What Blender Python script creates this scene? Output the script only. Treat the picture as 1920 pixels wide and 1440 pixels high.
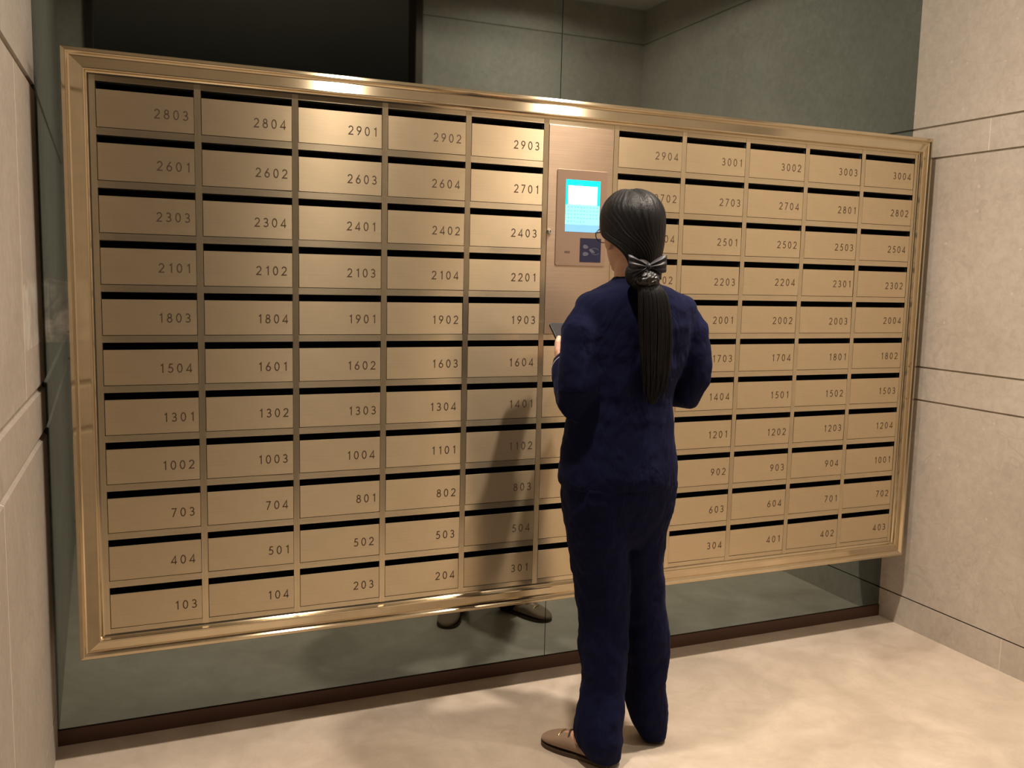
import bpy, bmesh, math, random
from mathutils import Vector, Matrix

# ------------------------------------------------------------------ clear, camera, light, exposure
for o in list(bpy.data.objects):
    bpy.data.objects.remove(o, do_unlink=True)
SC = bpy.context.scene
COL = SC.collection
random.seed(7)

cam_data = bpy.data.cameras.new('camera')
cam_data.sensor_width = 36.0
cam_data.lens = 1715.18 / 1920.0 * 36.0
cam_data.clip_start = 0.05
cam = bpy.data.objects.new('camera', cam_data)
COL.objects.link(cam)
RIGHT = Vector((0.92084663, -0.38921093, 0.02358666))
UP = Vector((0.02436348, 0.11780349, 0.99273801))
FWD = Vector((0.38916307, 0.9135848, -0.11796149))
M = Matrix.Identity(4)
for i in range(3):
    M[i][0] = RIGHT[i]; M[i][1] = UP[i]; M[i][2] = -FWD[i]
M[0][3], M[1][3], M[2][3] = 0.0531, -2.7768, 1.3686
cam.matrix_world = M
SC.camera = cam

SC.view_settings.view_transform = 'Standard'
SC.view_settings.look = 'None'
SC.view_settings.gamma = 1.0
SC.view_settings.use_curve_mapping = False
SC.view_settings.exposure = 0.35

world = bpy.data.worlds.new('world')
SC.world = world
world.use_nodes = True
wb = world.node_tree.nodes['Background']
wb.inputs[0].default_value = (1.0, 0.85, 0.7, 1)
wb.inputs[1].default_value = 0.01

LAMP_X = (0.87, 1.85)
LAMP_Y = -0.79
CEIL_Z = 2.93
WARM = (1.0, 0.85, 0.70)

# unseen dim fill, added to lift the passage behind the doorway
pl = bpy.data.lights.new('passage_fill', 'SPOT')
pl.energy = 16.0; pl.color = (0.80, 0.88, 1.0); pl.spot_size = math.radians(120); pl.spot_blend = 0.6
pl.shadow_soft_size = 0.05
plo = bpy.data.objects.new('passage_fill', pl); COL.objects.link(plo)
plo.location = (2.2, -4.0, 2.78)

# ------------------------------------------------------------------ helpers
def tag(o, label=None, cat=None, group=None, kind=None):
    if label: o['label'] = label
    if cat: o['category'] = cat
    if group: o['group'] = group
    if kind: o['kind'] = kind
    return o

def empty(name, loc, label=None, cat=None, group=None):
    o = bpy.data.objects.new(name, None)
    o.empty_display_size = 0.05
    o.location = loc
    COL.objects.link(o)
    return tag(o, label, cat, group)

class MB:
    """collects vertices and faces of one mesh"""
    def __init__(s):
        s.v = []; s.f = []; s.m = []
    def add(s, vs, fs, mi=0):
        b = len(s.v)
        s.v += [tuple(x) for x in vs]
        s.f += [tuple(b + i for i in f) for f in fs]
        s.m += [mi] * len(fs)
    def box(s, x0, x1, y0, y1, z0, z1, mi=0):
        s.add([(x0,y0,z0),(x1,y0,z0),(x1,y1,z0),(x0,y1,z0),(x0,y0,z1),(x1,y0,z1),(x1,y1,z1),(x0,y1,z1)],
              [(0,3,2,1),(4,5,6,7),(0,1,5,4),(1,2,6,5),(2,3,7,6),(3,0,4,7)], mi)
    def loft(s, rings, mi=0, cap=True):
        n = len(rings[0])
        vs = [p for r in rings for p in r]
        fs = []
        for i in range(len(rings) - 1):
            for j in range(n):
                k = (j + 1) % n
                fs.append((i*n+j, i*n+k, (i+1)*n+k, (i+1)*n+j))
        if cap:
            fs.append(tuple(range(n - 1, -1, -1)))
            fs.append(tuple((len(rings)-1)*n + j for j in range(n)))
        s.add(vs, fs, mi)
    def ell(s, c, r, mi=0, nu=20, nv=12, mat=None):
        rings = []
        for i in range(nv + 1):
            t = math.pi * (0.02 + 0.96 * i / nv)
            ring = []
            for j in range(nu):
                a = 2 * math.pi * j / nu
                p = Vector((r[0]*math.sin(t)*math.cos(a), r[1]*math.sin(t)*math.sin(a), -r[2]*math.cos(t)))
                if mat is not None: p = mat @ p
                ring.append(tuple(Vector(c) + p))
            rings.append(ring)
        s.loft(rings, mi)
    def tube(s, pts, rad, n=16, mi=0, flat=None, ref=None, ends=True):
        """pts: path; rad: list of radii; flat: squeeze along ref; rounded ends"""
        P = [Vector(p) for p in pts]; R = list(rad)
        if ends:
            d0 = (P[0]-P[1]).normalized(); d1 = (P[-1]-P[-2]).normalized()
            a0, r0, a1, r1 = P[0], R[0], P[-1], R[-1]
            P = [a0+d0*r0*.97, a0+d0*r0*.7] + P + [a1+d1*r1*.7, a1+d1*r1*.97]
            R = [r0*.22, r0*.72] + R + [r1*.72, r1*.22]
        rings = []
        up = Vector(ref) if ref is not None else None
        prev = None
        for i, p in enumerate(P):
            t = (P[min(i+1, len(P)-1)] - P[max(i-1, 0)]).normalized()
            if up is not None:
                u = up - t * up.dot(t)
            elif prev is None:
                u = t.orthogonal()
            else:
                u = prev - t * prev.dot(t)
            u.normalize(); prev = u
            w = t.cross(u)
            k = flat if flat else 1.0
            rings.append([tuple(p + u*R[i]*k*math.cos(2*math.pi*j/n) + w*R[i]*math.sin(2*math.pi*j/n)) for j in range(n)])
        s.loft(rings, mi)
    def mesh(s, name, mats):
        me = bpy.data.meshes.new(name)
        me.from_pydata(s.v, [], s.f)
        for m in (mats if isinstance(mats, (list, tuple)) else [mats]):
            me.materials.append(m)
        if any(s.m):
            me.polygons.foreach_set('material_index', s.m)
        bm = bmesh.new(); bm.from_mesh(me)
        bmesh.ops.recalc_face_normals(bm, faces=bm.faces)
        bm.to_mesh(me); bm.free()
        me.update()
        return me
    def obj(s, name, mats, parent=None, loc=None, smooth=False, bevel=0, angle=None):
        o = bpy.data.objects.new(name, s.mesh(name, mats))
        COL.objects.link(o)
        if parent is not None: o.parent = parent
        if loc is not None: o.location = loc
        if smooth:
            o.data.polygons.foreach_set('use_smooth', [True] * len(o.data.polygons))
        if bevel:
            md = o.modifiers.new('bevel', 'BEVEL'); md.width = bevel; md.segments = 2; md.limit_method = 'ANGLE'
        return o

def cr(pts, n):
    """Catmull-Rom through rows of numbers"""
    out = []
    P = [list(p) for p in pts]
    P = [[2*a-b for a, b in zip(P[0], P[1])]] + P + [[2*a-b for a, b in zip(P[-1], P[-2])]]
    for i in range(1, len(P) - 2):
        for k in range(n):
            t = k / n
            out.append([0.5*((2*b)+(-a+c)*t+(2*a-5*b+4*c-d)*t*t+(-a+3*b-3*c+d)*t**3)
                        for a, b, c, d in zip(P[i-1], P[i], P[i+1], P[i+2])])
    out.append(P[-2])
    return out

# ------------------------------------------------------------------ materials
def new_mat(name):
    m = bpy.data.materials.new(name); m.use_nodes = True
    nt = m.node_tree
    return m, nt, nt.nodes['Principled BSDF']

def plain(name, color, rough=0.5, metal=0.0, emit=None, estr=0.0, spec=None, coat=0.0, sheen=0.0):
    m, nt, b = new_mat(name)
    b.inputs['Base Color'].default_value = (*color, 1)
    b.inputs['Roughness'].default_value = rough
    b.inputs['Metallic'].default_value = metal
    if spec is not None: b.inputs['Specular IOR Level'].default_value = spec
    if coat: b.inputs['Coat Weight'].default_value = coat
    if sheen:
        b.inputs['Sheen Weight'].default_value = sheen
        b.inputs['Sheen Roughness'].default_value = 0.5
    if emit:
        b.inputs['Emission Color'].default_value = (*emit, 1)
        b.inputs['Emission Strength'].default_value = estr
    return m

def noise(nt, scale, detail=4, rough=0.55, vec=None, dist=0.0):
    n = nt.nodes.new('ShaderNodeTexNoise')
    n.inputs['Scale'].default_value = scale
    n.inputs['Detail'].default_value = detail
    n.inputs['Roughness'].default_value = rough
    n.inputs['Distortion'].default_value = dist
    if vec is not None: nt.links.new(vec, n.inputs['Vector'])
    return n

def ramp(nt, src, stops):
    r = nt.nodes.new('ShaderNodeValToRGB')
    while len(r.color_ramp.elements) < len(stops):
        r.color_ramp.elements.new(0.5)
    for e, (p, c) in zip(r.color_ramp.elements, stops):
        e.position = p; e.color = (*c, 1) if len(c) == 3 else c
    nt.links.new(src, r.inputs['Fac'])
    return r

def mix(nt, fac, a, b, mode='MIX'):
    n = nt.nodes.new('ShaderNodeMix'); n.data_type = 'RGBA'; n.blend_type = mode
    for sock, val in ((n.inputs[0], fac), (n.inputs[6], a), (n.inputs[7], b)):
        if hasattr(val, 'is_linked'): nt.links.new(val, sock)
        elif isinstance(val, (int, float)): sock.default_value = val
        else: sock.default_value = (*val, 1)
    return n.outputs[2]

def math_n(nt, op, a, b=0.0, c=None):
    n = nt.nodes.new('ShaderNodeMath'); n.operation = op
    for i, val in enumerate((a, b) if c is None else (a, b, c)):
        if hasattr(val, 'is_linked'): nt.links.new(val, n.inputs[i])
        else: n.inputs[i].default_value = val
    return n.outputs[0]

def coords(nt, kind='Object', scale=None):
    t = nt.nodes.new('ShaderNodeTexCoord')
    if scale is None: return t.outputs[kind]
    mp = nt.nodes.new('ShaderNodeMapping')
    mp.inputs['Scale'].default_value = scale
    nt.links.new(t.outputs[kind], mp.inputs['Vector'])
    return mp.outputs['Vector']

def stone(name, lo, mid, hi, rough=0.62, stain=False):
    m, nt, b = new_mat(name)
    v = coords(nt)
    n1 = noise(nt, 3.2, 6, 0.62, v, 0.4)
    r1 = ramp(nt, n1.outputs['Fac'], [(0.30, lo), (0.52, mid), (0.74, hi)])
    n2 = noise(nt, 34.0, 6, 0.72, v, 0.5)
    r2 = ramp(nt, n2.outputs['Fac'], [(0.36, (0.87, 0.865, 0.86)), (0.62, (1.07, 1.07, 1.07))])
    c = mix(nt, 0.75, r1.outputs['Color'], r2.outputs['Color'], 'MULTIPLY')
    # fossil flecks
    vo = nt.nodes.new('ShaderNodeTexVoronoi'); vo.inputs['Scale'].default_value = 16.0
    nt.links.new(v, vo.inputs['Vector'])
    n3 = noise(nt, 60.0, 3, 0.6, v)
    f = math_n(nt, 'LESS_THAN', math_n(nt, 'ADD', vo.outputs['Distance'], math_n(nt, 'MULTIPLY', n3.outputs['Fac'], 0.3)), 0.235)
    c = mix(nt, math_n(nt, 'MULTIPLY', f, 0.42), c, tuple(min(1, x * 1.28) for x in hi))
    # thin darker veins
    n4 = noise(nt, 2.4, 3, 0.5, v, 1.2)
    d = math_n(nt, 'ABSOLUTE', math_n(nt, 'SUBTRACT', n4.outputs['Fac'], 0.5))
    ve = math_n(nt, 'MULTIPLY', math_n(nt, 'LESS_THAN', d, 0.004), 0.22)
    c = mix(nt, ve, c, tuple(x * 0.7 for x in lo))
    if stain:
        sep = nt.nodes.new('ShaderNodeSeparateXYZ'); nt.links.new(v, sep.inputs[0])
        n5 = noise(nt, 11.0, 5, 0.6, v)
        wob = math_n(nt, 'MULTIPLY', math_n(nt, 'SUBTRACT', n5.outputs['Fac'], 0.5), 0.16)
        zz = math_n(nt, 'ADD', sep.outputs['Z'], wob)
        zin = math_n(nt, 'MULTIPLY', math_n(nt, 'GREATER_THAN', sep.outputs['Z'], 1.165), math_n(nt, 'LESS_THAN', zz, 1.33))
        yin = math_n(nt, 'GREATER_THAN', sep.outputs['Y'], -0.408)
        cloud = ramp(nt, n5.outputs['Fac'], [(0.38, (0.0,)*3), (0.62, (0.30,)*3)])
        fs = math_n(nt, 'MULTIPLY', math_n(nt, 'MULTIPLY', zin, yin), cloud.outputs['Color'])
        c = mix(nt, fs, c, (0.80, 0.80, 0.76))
    nt.links.new(c, b.inputs['Base Color'])
    b.inputs['Roughness'].default_value = rough
    bp = nt.nodes.new('ShaderNodeBump'); bp.inputs['Strength'].default_value = 0.08; bp.inputs['Distance'].default_value = 0.004
    nt.links.new(n2.outputs['Fac'], bp.inputs['Height']); nt.links.new(bp.outputs['Normal'], b.inputs['Normal'])
    return m

M_STONE = stone('beige_limestone', (0.455, 0.405, 0.348), (0.505, 0.452, 0.392), (0.55, 0.498, 0.438))
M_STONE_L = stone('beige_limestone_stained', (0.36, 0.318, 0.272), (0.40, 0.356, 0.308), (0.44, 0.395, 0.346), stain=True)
M_GROUT = plain('pale_grout', (0.74, 0.66, 0.55), 0.8)

def floor_mat():
    m, nt, b = new_mat('cream_marble')
    v = coords(nt)
    n1 = noise(nt, 1.7, 6, 0.6, v, 0.9)
    r1 = ramp(nt, n1.outputs['Fac'], [(0.30, (0.45, 0.378, 0.305)), (0.52, (0.565, 0.483, 0.398)), (0.72, (0.635, 0.556, 0.468))])
    n2 = noise(nt, 4.5, 6, 0.62, v, 1.6)
    d = math_n(nt, 'ABSOLUTE', math_n(nt, 'SUBTRACT', n2.outputs['Fac'], 0.5))
    r2 = ramp(nt, d, [(0.0, (0.14,)*3), (0.02, (0.05,)*3), (0.05, (0.0,)*3)])
    c = mix(nt, r2.outputs['Color'], r1.outputs['Color'], (0.36, 0.27, 0.19))
    n3 = noise(nt, 9.0, 5, 0.6, v, 0.6)
    r3 = ramp(nt, n3.outputs['Fac'], [(0.35, (0.90, 0.89, 0.87)), (0.65, (1.05, 1.05, 1.05))])
    c = mix(nt, 0.8, c, r3.outputs['Color'], 'MULTIPLY')
    nt.links.new(c, b.inputs['Base Color'])
    b.inputs['Roughness'].default_value = 0.30
    return m
M_FLOOR = floor_mat()
M_CEIL = plain('matt_white_paint', (0.62, 0.60, 0.56), 0.9)
M_DARKROOM = plain('dark_passage_paint', (0.095, 0.115, 0.155), 0.8)
M_SKIRT = plain('brown_bronze_skirting', (0.10, 0.055, 0.040), 0.45, 0.5)
M_DOORFRAME = plain('dark_bronze_door_frame', (0.075, 0.052, 0.040), 0.45, 0.6)

def mirror_mat():
    m, nt, b = new_mat('grey_tinted_mirror')
    v = coords(nt)
    n1 = noise(nt, 2.5, 5, 0.6, v)
    r = ramp(nt, n1.outputs['Fac'], [(0.3, (0.200, 0.245, 0.242)), (0.7, (0.225, 0.270, 0.265))])
    nt.links.new(r.outputs['Color'], b.inputs['Base Color'])
    b.inputs['Metallic'].default_value = 1.0
    b.inputs['Roughness'].default_value = 0.025
    # paler patch mixed into the tint, by the left wall
    sep = nt.nodes.new('ShaderNodeSeparateXYZ'); nt.links.new(v, sep.inputs[0])
    n5 = noise(nt, 13.0, 5, 0.6, v, 0.5)
    top = math_n(nt, 'SUBTRACT', 1.40, math_n(nt, 'MULTIPLY', n5.outputs['Fac'], 0.16))
    zin = math_n(nt, 'MULTIPLY', math_n(nt, 'GREATER_THAN', sep.outputs['Z'], 1.158), math_n(nt, 'LESS_THAN', sep.outputs['Z'], top))
    xin = math_n(nt, 'LESS_THAN', sep.outputs['X'], -0.06)
    cl = ramp(nt, n5.outputs['Fac'], [(0.40, (0.05,)*3), (0.58, (0.75,)*3)])
    fac = math_n(nt, 'MULTIPLY', math_n(nt, 'MULTIPLY', zin, xin), cl.outputs['Color'])
    nt.links.new(mix(nt, fac, r.outputs['Color'], (0.55, 0.56, 0.55)), b.inputs['Base Color'])
    return m
M_MIRROR = mirror_mat()

def brushed(name, color, rough, aniso, rough_axis, grain=(3, 3, 260), metal=1.0, var=0.1):
    """metal whose highlight is spread along rough_axis (at right angles to the brushing)"""
    m, nt, b = new_mat(name)
    v = coords(nt, 'Object', grain)
    n = noise(nt, 1.0, 3, 0.6, v)
    r = ramp(nt, n.outputs['Fac'], [(0.25, tuple(c * (1 - var) for c in color)), (0.75, tuple(min(1, c * (1 + var)) for c in color))])
    v2 = coords(nt)
    n2 = noise(nt, 14, 4, 0.6, v2)
    r2 = ramp(nt, n2.outputs['Fac'], [(0.3, (0.93, 0.92, 0.91)), (0.7, (1.04, 1.04, 1.04))])
    c = mix(nt, 0.7, r.outputs['Color'], r2.outputs['Color'], 'MULTIPLY')
    nt.links.new(c, b.inputs['Base Color'])
    b.inputs['Metallic'].default_value = metal
    b.inputs['Roughness'].default_value = rough
    b.inputs['Anisotropic'].default_value = aniso
    t = nt.nodes.new('ShaderNodeCombineXYZ')
    for i in range(3): t.inputs[i].default_value = rough_axis[i]
    nt.links.new(t.outputs[0], b.inputs['Tangent'])
    return m
BRONZE = (0.63, 0.53, 0.365)
M_RAIL_H = brushed('bronze_brushed_across', BRONZE, 0.26, 0.88, (0, 0, 1), metal=0.88)
M_RAIL_V = brushed('bronze_brushed_upright', BRONZE, 0.27, 0.88, (1, 0, 0), (260, 3, 3), metal=0.88)
M_FRAME_H = brushed('bronze_border_brushed_across', BRONZE, 0.15, 0.85, (0, 0, 1), metal=0.94, var=0.04)
M_FRAME_V = brushed('bronze_border_brushed_upright', BRONZE, 0.15, 0.85, (1, 0, 0), (260, 3, 3), metal=0.94, var=0.04)
M_DOOR = brushed('bronze_door_brushed_across', (0.64, 0.52, 0.345), 0.32, 0.84, (0, 0, 1), metal=0.80, var=0.05)
M_PANEL = brushed('bronze_panel_brushed', (0.56, 0.435, 0.325), 0.30, 0.75, (0, 0, 1), metal=0.93)
M_BEZEL = plain('bronze_painted_bezel', (0.36, 0.255, 0.19), 0.42, 0.6)
M_BOX_IN = plain('black_mailbox_inside', (0.012, 0.011, 0.012), 0.85)
M_INK = plain('dark_brown_engraving', (0.060, 0.035, 0.018), 0.6)
M_BLACK = plain('black_gap', (0.01, 0.01, 0.01), 0.9)
M_CHROME = plain('chrome', (0.85, 0.83, 0.80), 0.12, 1.0)

# ------------------------------------------------------------------ the setting
ROOM_X0, ROOM_X1, ROOM_Y = -0.149, 2.917, -2.086
ROWS = [(0.0, 0.1170), (0.1225, 0.9175), (0.9245, 1.0465), (1.0535, 1.8450), (1.8525, 1.9655), (1.9730, 2.7315), (2.7380, 2.93)]

def slabs(rows, joints, length0, length1, thick, place, mb, j=0.0012, ch=0.0):
    """stone slabs between grooves; place(a, d, z) turns along/depth/height into a point"""
    def pbox(a0, a1, d0, d1, z0, z1, mi):
        ps = [place(a, d, z - (ch if z == z1 and d == d0 else 0)) for z in (z0, z1) for (a, d) in ((a0, d0), (a1, d0), (a1, d1), (a0, d1))]
        mb.add(ps, [(0,3,2,1),(4,5,6,7),(0,1,5,4),(1,2,6,5),(2,3,7,6),(3,0,4,7)], mi)
    for i, (z0, z1) in enumerate(rows):
        xs = [length0] + sorted(joints.get(i, [])) + [length1]
        for k in range(len(xs) - 1):
            a0 = xs[k] + (j if k else 0); a1 = xs[k+1] - (j if k < len(xs) - 2 else 0)
            pbox(a0, a1, 0.0, thick, z0, z1, 0)
            if k: pbox(xs[k] - j, xs[k] + j, -0.0003, thick, z0, z1, 1)
    ch = 0.0
    pbox(length0, length1, 0.008, thick + 0.03, rows[0][0], rows[-1][1], 0)

mb = MB()
slabs(ROWS[1:], {1: [-0.98], 3: [-0.352, -1.30], 5: [-0.766], 2: [-1.1]}, ROOM_Y - 0.12, 0.10, 0.02, lambda a, d, z: (ROOM_X1 + d, a, z), mb)
tag(mb.obj('wall_right', [M_STONE, M_GROUT]), kind='structure')
mb = MB()
slabs(ROWS[:1], {0: [-0.576, -1.4]}, ROOM_Y - 0.12, 0.10, 0.02, lambda a, d, z: (ROOM_X1 + d, a, z), mb)
tag(mb.obj('baseboard_right', [M_STONE, M_GROUT]), kind='structure')

LROWS = [(0.1225, 0.9150), (0.9265, 1.0440), (1.0555, 1.8290), (1.8370, 2.7315), (2.7380, 2.93)]
mb = MB()
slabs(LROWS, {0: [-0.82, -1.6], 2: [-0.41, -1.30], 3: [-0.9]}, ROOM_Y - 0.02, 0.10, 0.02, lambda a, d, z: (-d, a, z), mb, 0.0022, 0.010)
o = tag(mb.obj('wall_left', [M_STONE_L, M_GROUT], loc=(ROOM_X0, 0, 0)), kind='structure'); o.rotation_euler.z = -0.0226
mb = MB()
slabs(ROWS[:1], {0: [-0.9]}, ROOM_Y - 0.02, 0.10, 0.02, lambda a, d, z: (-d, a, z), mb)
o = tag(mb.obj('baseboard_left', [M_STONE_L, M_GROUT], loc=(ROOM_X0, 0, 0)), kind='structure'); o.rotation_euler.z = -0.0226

# wall behind the mirror
mb = MB(); mb.box(-0.20, 2.96, 0.0065, 0.10, 0.0, CEIL_Z)
tag(mb.obj('wall_back', M_DARKROOM), kind='structure')
# front wall with the wide doorway the picture is taken through
DX0, DX1, DZ = -0.044, 1.517, 2.885
mb = MB()
place = lambda a, d, z: (a, ROOM_Y - d, z)
slabs(ROWS[:1], {}, DX1 + 0.041, 2.94, 0.02, place, mb)
slabs(ROWS[1:], {1: [2.3], 3: [2.36], 5: []}, DX1 + 0.041, 2.94, 0.02, place, mb)
slabs(ROWS, {}, -0.25, DX0 - 0.041, 0.02, place, mb)
mb.box(DX1 + 0.041, 3.0, ROOM_Y - 0.12, ROOM_Y - 0.045, 0, 2.93)
mb.box(-0.25, DX0 - 0.041, ROOM_Y - 0.12, ROOM_Y - 0.045, 0, 2.93)
tag(mb.obj('wall_front', [M_STONE, M_GROUT]), kind='structure')
mb = MB()
mb.box(DX0 - 0.041, DX0, ROOM_Y - 0.125, ROOM_Y + 0.012, 0.0, DZ + 0.045)
mb.box(DX1, DX1 + 0.041, ROOM_Y - 0.125, ROOM_Y + 0.012, 0.0, DZ + 0.045)
mb.box(DX0, DX1, ROOM_Y - 0.125, ROOM_Y + 0.012, DZ, DZ + 0.045)
tag(mb.obj('door_1', M_DOORFRAME, bevel=0.003), kind='structure')

mb = MB(); mb.box(-2.0, 4.2, -5.2, 0.10, -0.05, 0.0)
tag(mb.obj('floor', M_FLOOR), kind='structure')
mb = MB(); mb.box(-2.0, 4.2, -5.2, 0.10, CEIL_Z, CEIL_Z + 0.05)
tag(mb.obj('ceiling', M_CEIL), kind='structure')
# dim passage behind the doorway
mb = MB()
mb.box(-2.0, 4.2, -5.2, -5.15, 0, CEIL_Z)
mb.box(-2.05, -2.0, -5.2, ROOM_Y - 0.12, 0, CEIL_Z)
mb.box(4.2, 4.25, -5.2, ROOM_Y - 0.12, 0, CEIL_Z)
mb.box(-2.0, -0.25, ROOM_Y - 0.12, ROOM_Y - 0.06, 0, CEIL_Z)
mb.box(3.0, 4.2, ROOM_Y - 0.12, ROOM_Y - 0.06, 0, CEIL_Z)
tag(mb.obj('wall_passage', M_DARKROOM), kind='structure')

mb = MB(); mb.box(-0.15, 2.917, -0.006, 0.0064, 0.0, 0.047)
tag(mb.obj('baseboard_back', M_SKIRT, bevel=0.0015), kind='structure')

SEAM = 1.3835
mb = MB(); mb.box(-0.152, SEAM - 0.0012, 0.0, 0.006, 0.0475, CEIL_Z - 0.001)
tag(mb.obj('mirror_panel', M_MIRROR), 'grey tinted wall mirror panel reaching from the left stone wall to the seam', 'mirror', 'tinted mirror panels behind the mailboxes')
mb = MB(); mb.box(SEAM + 0.0012, 2.917, 0.0, 0.006, 0.0475, CEIL_Z - 0.001)
tag(mb.obj('mirror_panel', M_MIRROR), 'grey tinted wall mirror panel reaching from the seam to the right stone wall', 'mirror', 'tinted mirror panels behind the mailboxes')

# ceiling downlights; the rear-corner one is added to brighten the doorway wall
M_LENS = plain('lit_lamp_lens', (1, 0.9, 0.7), 0.4, 0, WARM, 25.0)
M_RING = plain('white_lamp_ring', (0.75, 0.73, 0.70), 0.4)
for lx, ly, le, lab in ((LAMP_X[0], LAMP_Y, 145.0, 'round recessed ceiling downlight in front of the mailboxes nearer the left stone wall'),
                        (LAMP_X[1], LAMP_Y, 215.0, 'round recessed ceiling downlight in front of the mailboxes nearer the right stone wall'),
                        (2.15, -1.60, 60.0, 'added ceiling fill light in the rear corner brightening the doorway wall')):
    r = empty('downlight', (lx, ly, CEIL_Z), lab, 'ceiling light', 'recessed ceiling downlights')
    mb = MB(); n = 40
    prof = [(0.040, -0.001), (0.040, -0.012), (0.044, -0.015), (0.055, -0.010), (0.057, -0.001)]
    rings = [[(pr*math.cos(2*math.pi*j/n), pr*math.sin(2*math.pi*j/n), pz) for j in range(n)] for pr, pz in prof]
    mb.loft(rings, cap=False)
    mb.obj('trim_ring', M_RING, r, smooth=True)
    mb = MB(); mb.loft([[(0.040*math.cos(2*math.pi*j/n), 0.040*math.sin(2*math.pi*j/n), z) for j in range(n)] for z in (-0.002, -0.005)])
    mb.obj('lens', M_LENS, r)
    L = bpy.data.lights.new('lamp', 'SPOT')
    L.energy = le; L.color = WARM; L.spot_size = math.radians(167); L.spot_blend = 0.12; L.shadow_soft_size = 0.042
    # beam of a downlight: strong below, weaker to the sides
    L.use_nodes = True; lt = L.node_tree; em = lt.nodes['Emission']
    geo = lt.nodes.new('ShaderNodeNewGeometry'); sp = lt.nodes.new('ShaderNodeSeparateXYZ'); lt.links.new(geo.outputs['Incoming'], sp.inputs[0])
    ct = math_n(lt, 'POWER', math_n(lt, 'ABSOLUTE', sp.outputs['Z']), 4.0)
    lt.links.new(math_n(lt, 'MULTIPLY_ADD', ct, 0.90, 0.10), em.inputs['Strength'])
    lo = bpy.data.objects.new('lamp', L); COL.objects.link(lo); lo.parent = r; lo.location = (0, 0, -0.050)

# ------------------------------------------------------------------ the mailbox bank
PITCH, RP = 0.255, 0.13337
TOP = 1.8345                      # top of the first row's slots
OW, OH = 0.2381, 0.1150           # one opening
SLOT = 0.0196
GY = -0.153                       # plane of the doors
BX0, BX1 = -0.077, 2.8565
BZ1 = TOP + 0.077
BZ0 = TOP - 10 * RP - OH - 0.077
def col_x(c):
    if c <= 5: x0 = c * PITCH
    else: x0 = c * PITCH - 0.0088
    return x0, x0 + (OW if c != 5 else 0.2293)
def row_z(r):
    z1 = TOP - r * RP
    return z1 - OH, z1

bank = empty('mailbox_bank', ((BX0 + BX1) / 2, GY, BZ0), 'wide bronze metal mailbox frame with sloping border on the mirror wall', 'mailbox frame')
def bank_obj(mb, name, mat, **k):
    o = mb.obj(name, mat, bank, **k)
    o.data.transform(Matrix.Translation(-Vector(bank.location)))
    return o
# casing: back plate and four sides
mb = MB(); e = 0.004
cx0, cx1, cz0, cz1 = BX0 + 0.002, BX1 - 0.002, BZ0 + 0.002, BZ1 - 0.002
mb.box(cx0, cx1, -0.004, -0.0005, cz0, cz1)
mb.box(cx0, cx0 + e, GY + 0.004, -0.004, cz0, cz1); mb.box(cx1 - e, cx1, GY + 0.004, -0.004, cz0, cz1)
mb.box(cx0 + e, cx1 - e, GY + 0.004, -0.004, cz0, cz0 + e); mb.box(cx0 + e, cx1 - e, GY + 0.004, -0.004, cz1 - e, cz1)
bank_obj(mb, 'casing', M_RAIL_H)
# bevelled border, mitred at the corners: (distance from outer edge, height in front of the doors)
PROF = [(0.0, -0.012), (0.0, 0.0055), (0.0015, 0.0072), (0.0090, 0.0098), (0.0105, 0.0098), (0.0125, 0.0078), (0.0155, 0.0045), (0.0190, 0.0022), (0.0202, 0.0024),
        (0.0478, 0.0138), (0.0488, 0.0147), (0.0512, 0.0149), (0.0528, 0.0138), (0.0556, 0.0060), (0.0585, 0.0030), (0.0622, 0.0022), (0.0622, -0.012)]
def border(side):
    a, b = [], []
    for s, h in PROF:
        y = GY - h
        if side == 'top': a.append((BX0 + s, y, BZ1 - s)); b.append((BX1 - s, y, BZ1 - s))
        if side == 'bottom': a.append((BX0 + s, y, BZ0 + s)); b.append((BX1 - s, y, BZ0 + s))
        if side == 'left': a.append((BX0 + s, y, BZ0 + s)); b.append((BX0 + s, y, BZ1 - s))
        if side == 'right': a.append((BX1 - s, y, BZ0 + s)); b.append((BX1 - s, y, BZ1 - s))
    mb = MB(); mb.loft([a, b])
    return mb
bank_obj(border('top'), 'frame_rail', M_FRAME_H)
bank_obj(border('bottom'), 'frame_rail', M_FRAME_H)
bank_obj(border('left'), 'frame_stile', M_FRAME_V)
bank_obj(border('right'), 'frame_stile', M_FRAME_V)
# dividers between the openings
IX0, IX1, IZ0, IZ1 = BX0 + 0.060, BX1 - 0.060, BZ0 + 0.060, BZ1 - 0.060
edges = [(IX0, 0.0)] + [(col_x(c)[1], col_x(c + 1)[0]) for c in range(10)] + [(col_x(10)[1], IX1)]
for x0, x1 in edges:
    mb = MB(); mb.box(x0, x1, GY - 0.0006, GY + 0.010, IZ0, IZ1)
    bank_obj(mb, 'divider_stile', M_RAIL_V)
zs = [(row_z(0)[1], IZ1)] + [(row_z(r + 1)[1], row_z(r)[0]) for r in range(10)] + [(IZ0, row_z(10)[0])]
PX0, PX1 = col_x(5)
for i, (z0, z1) in enumerate(zs):
    mb = MB()
    if 1 <= i <= 4:
        mb.box(IX0, PX0 - 0.005, GY, GY + 0.010, z0, z1); mb.box(PX1 + 0.005, IX1, GY, GY + 0.010, z0, z1)
    else:
        mb.box(IX0, IX1, GY, GY + 0.010, z0, z1)
    bank_obj(mb, 'divider_rail', M_RAIL_H)

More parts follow.
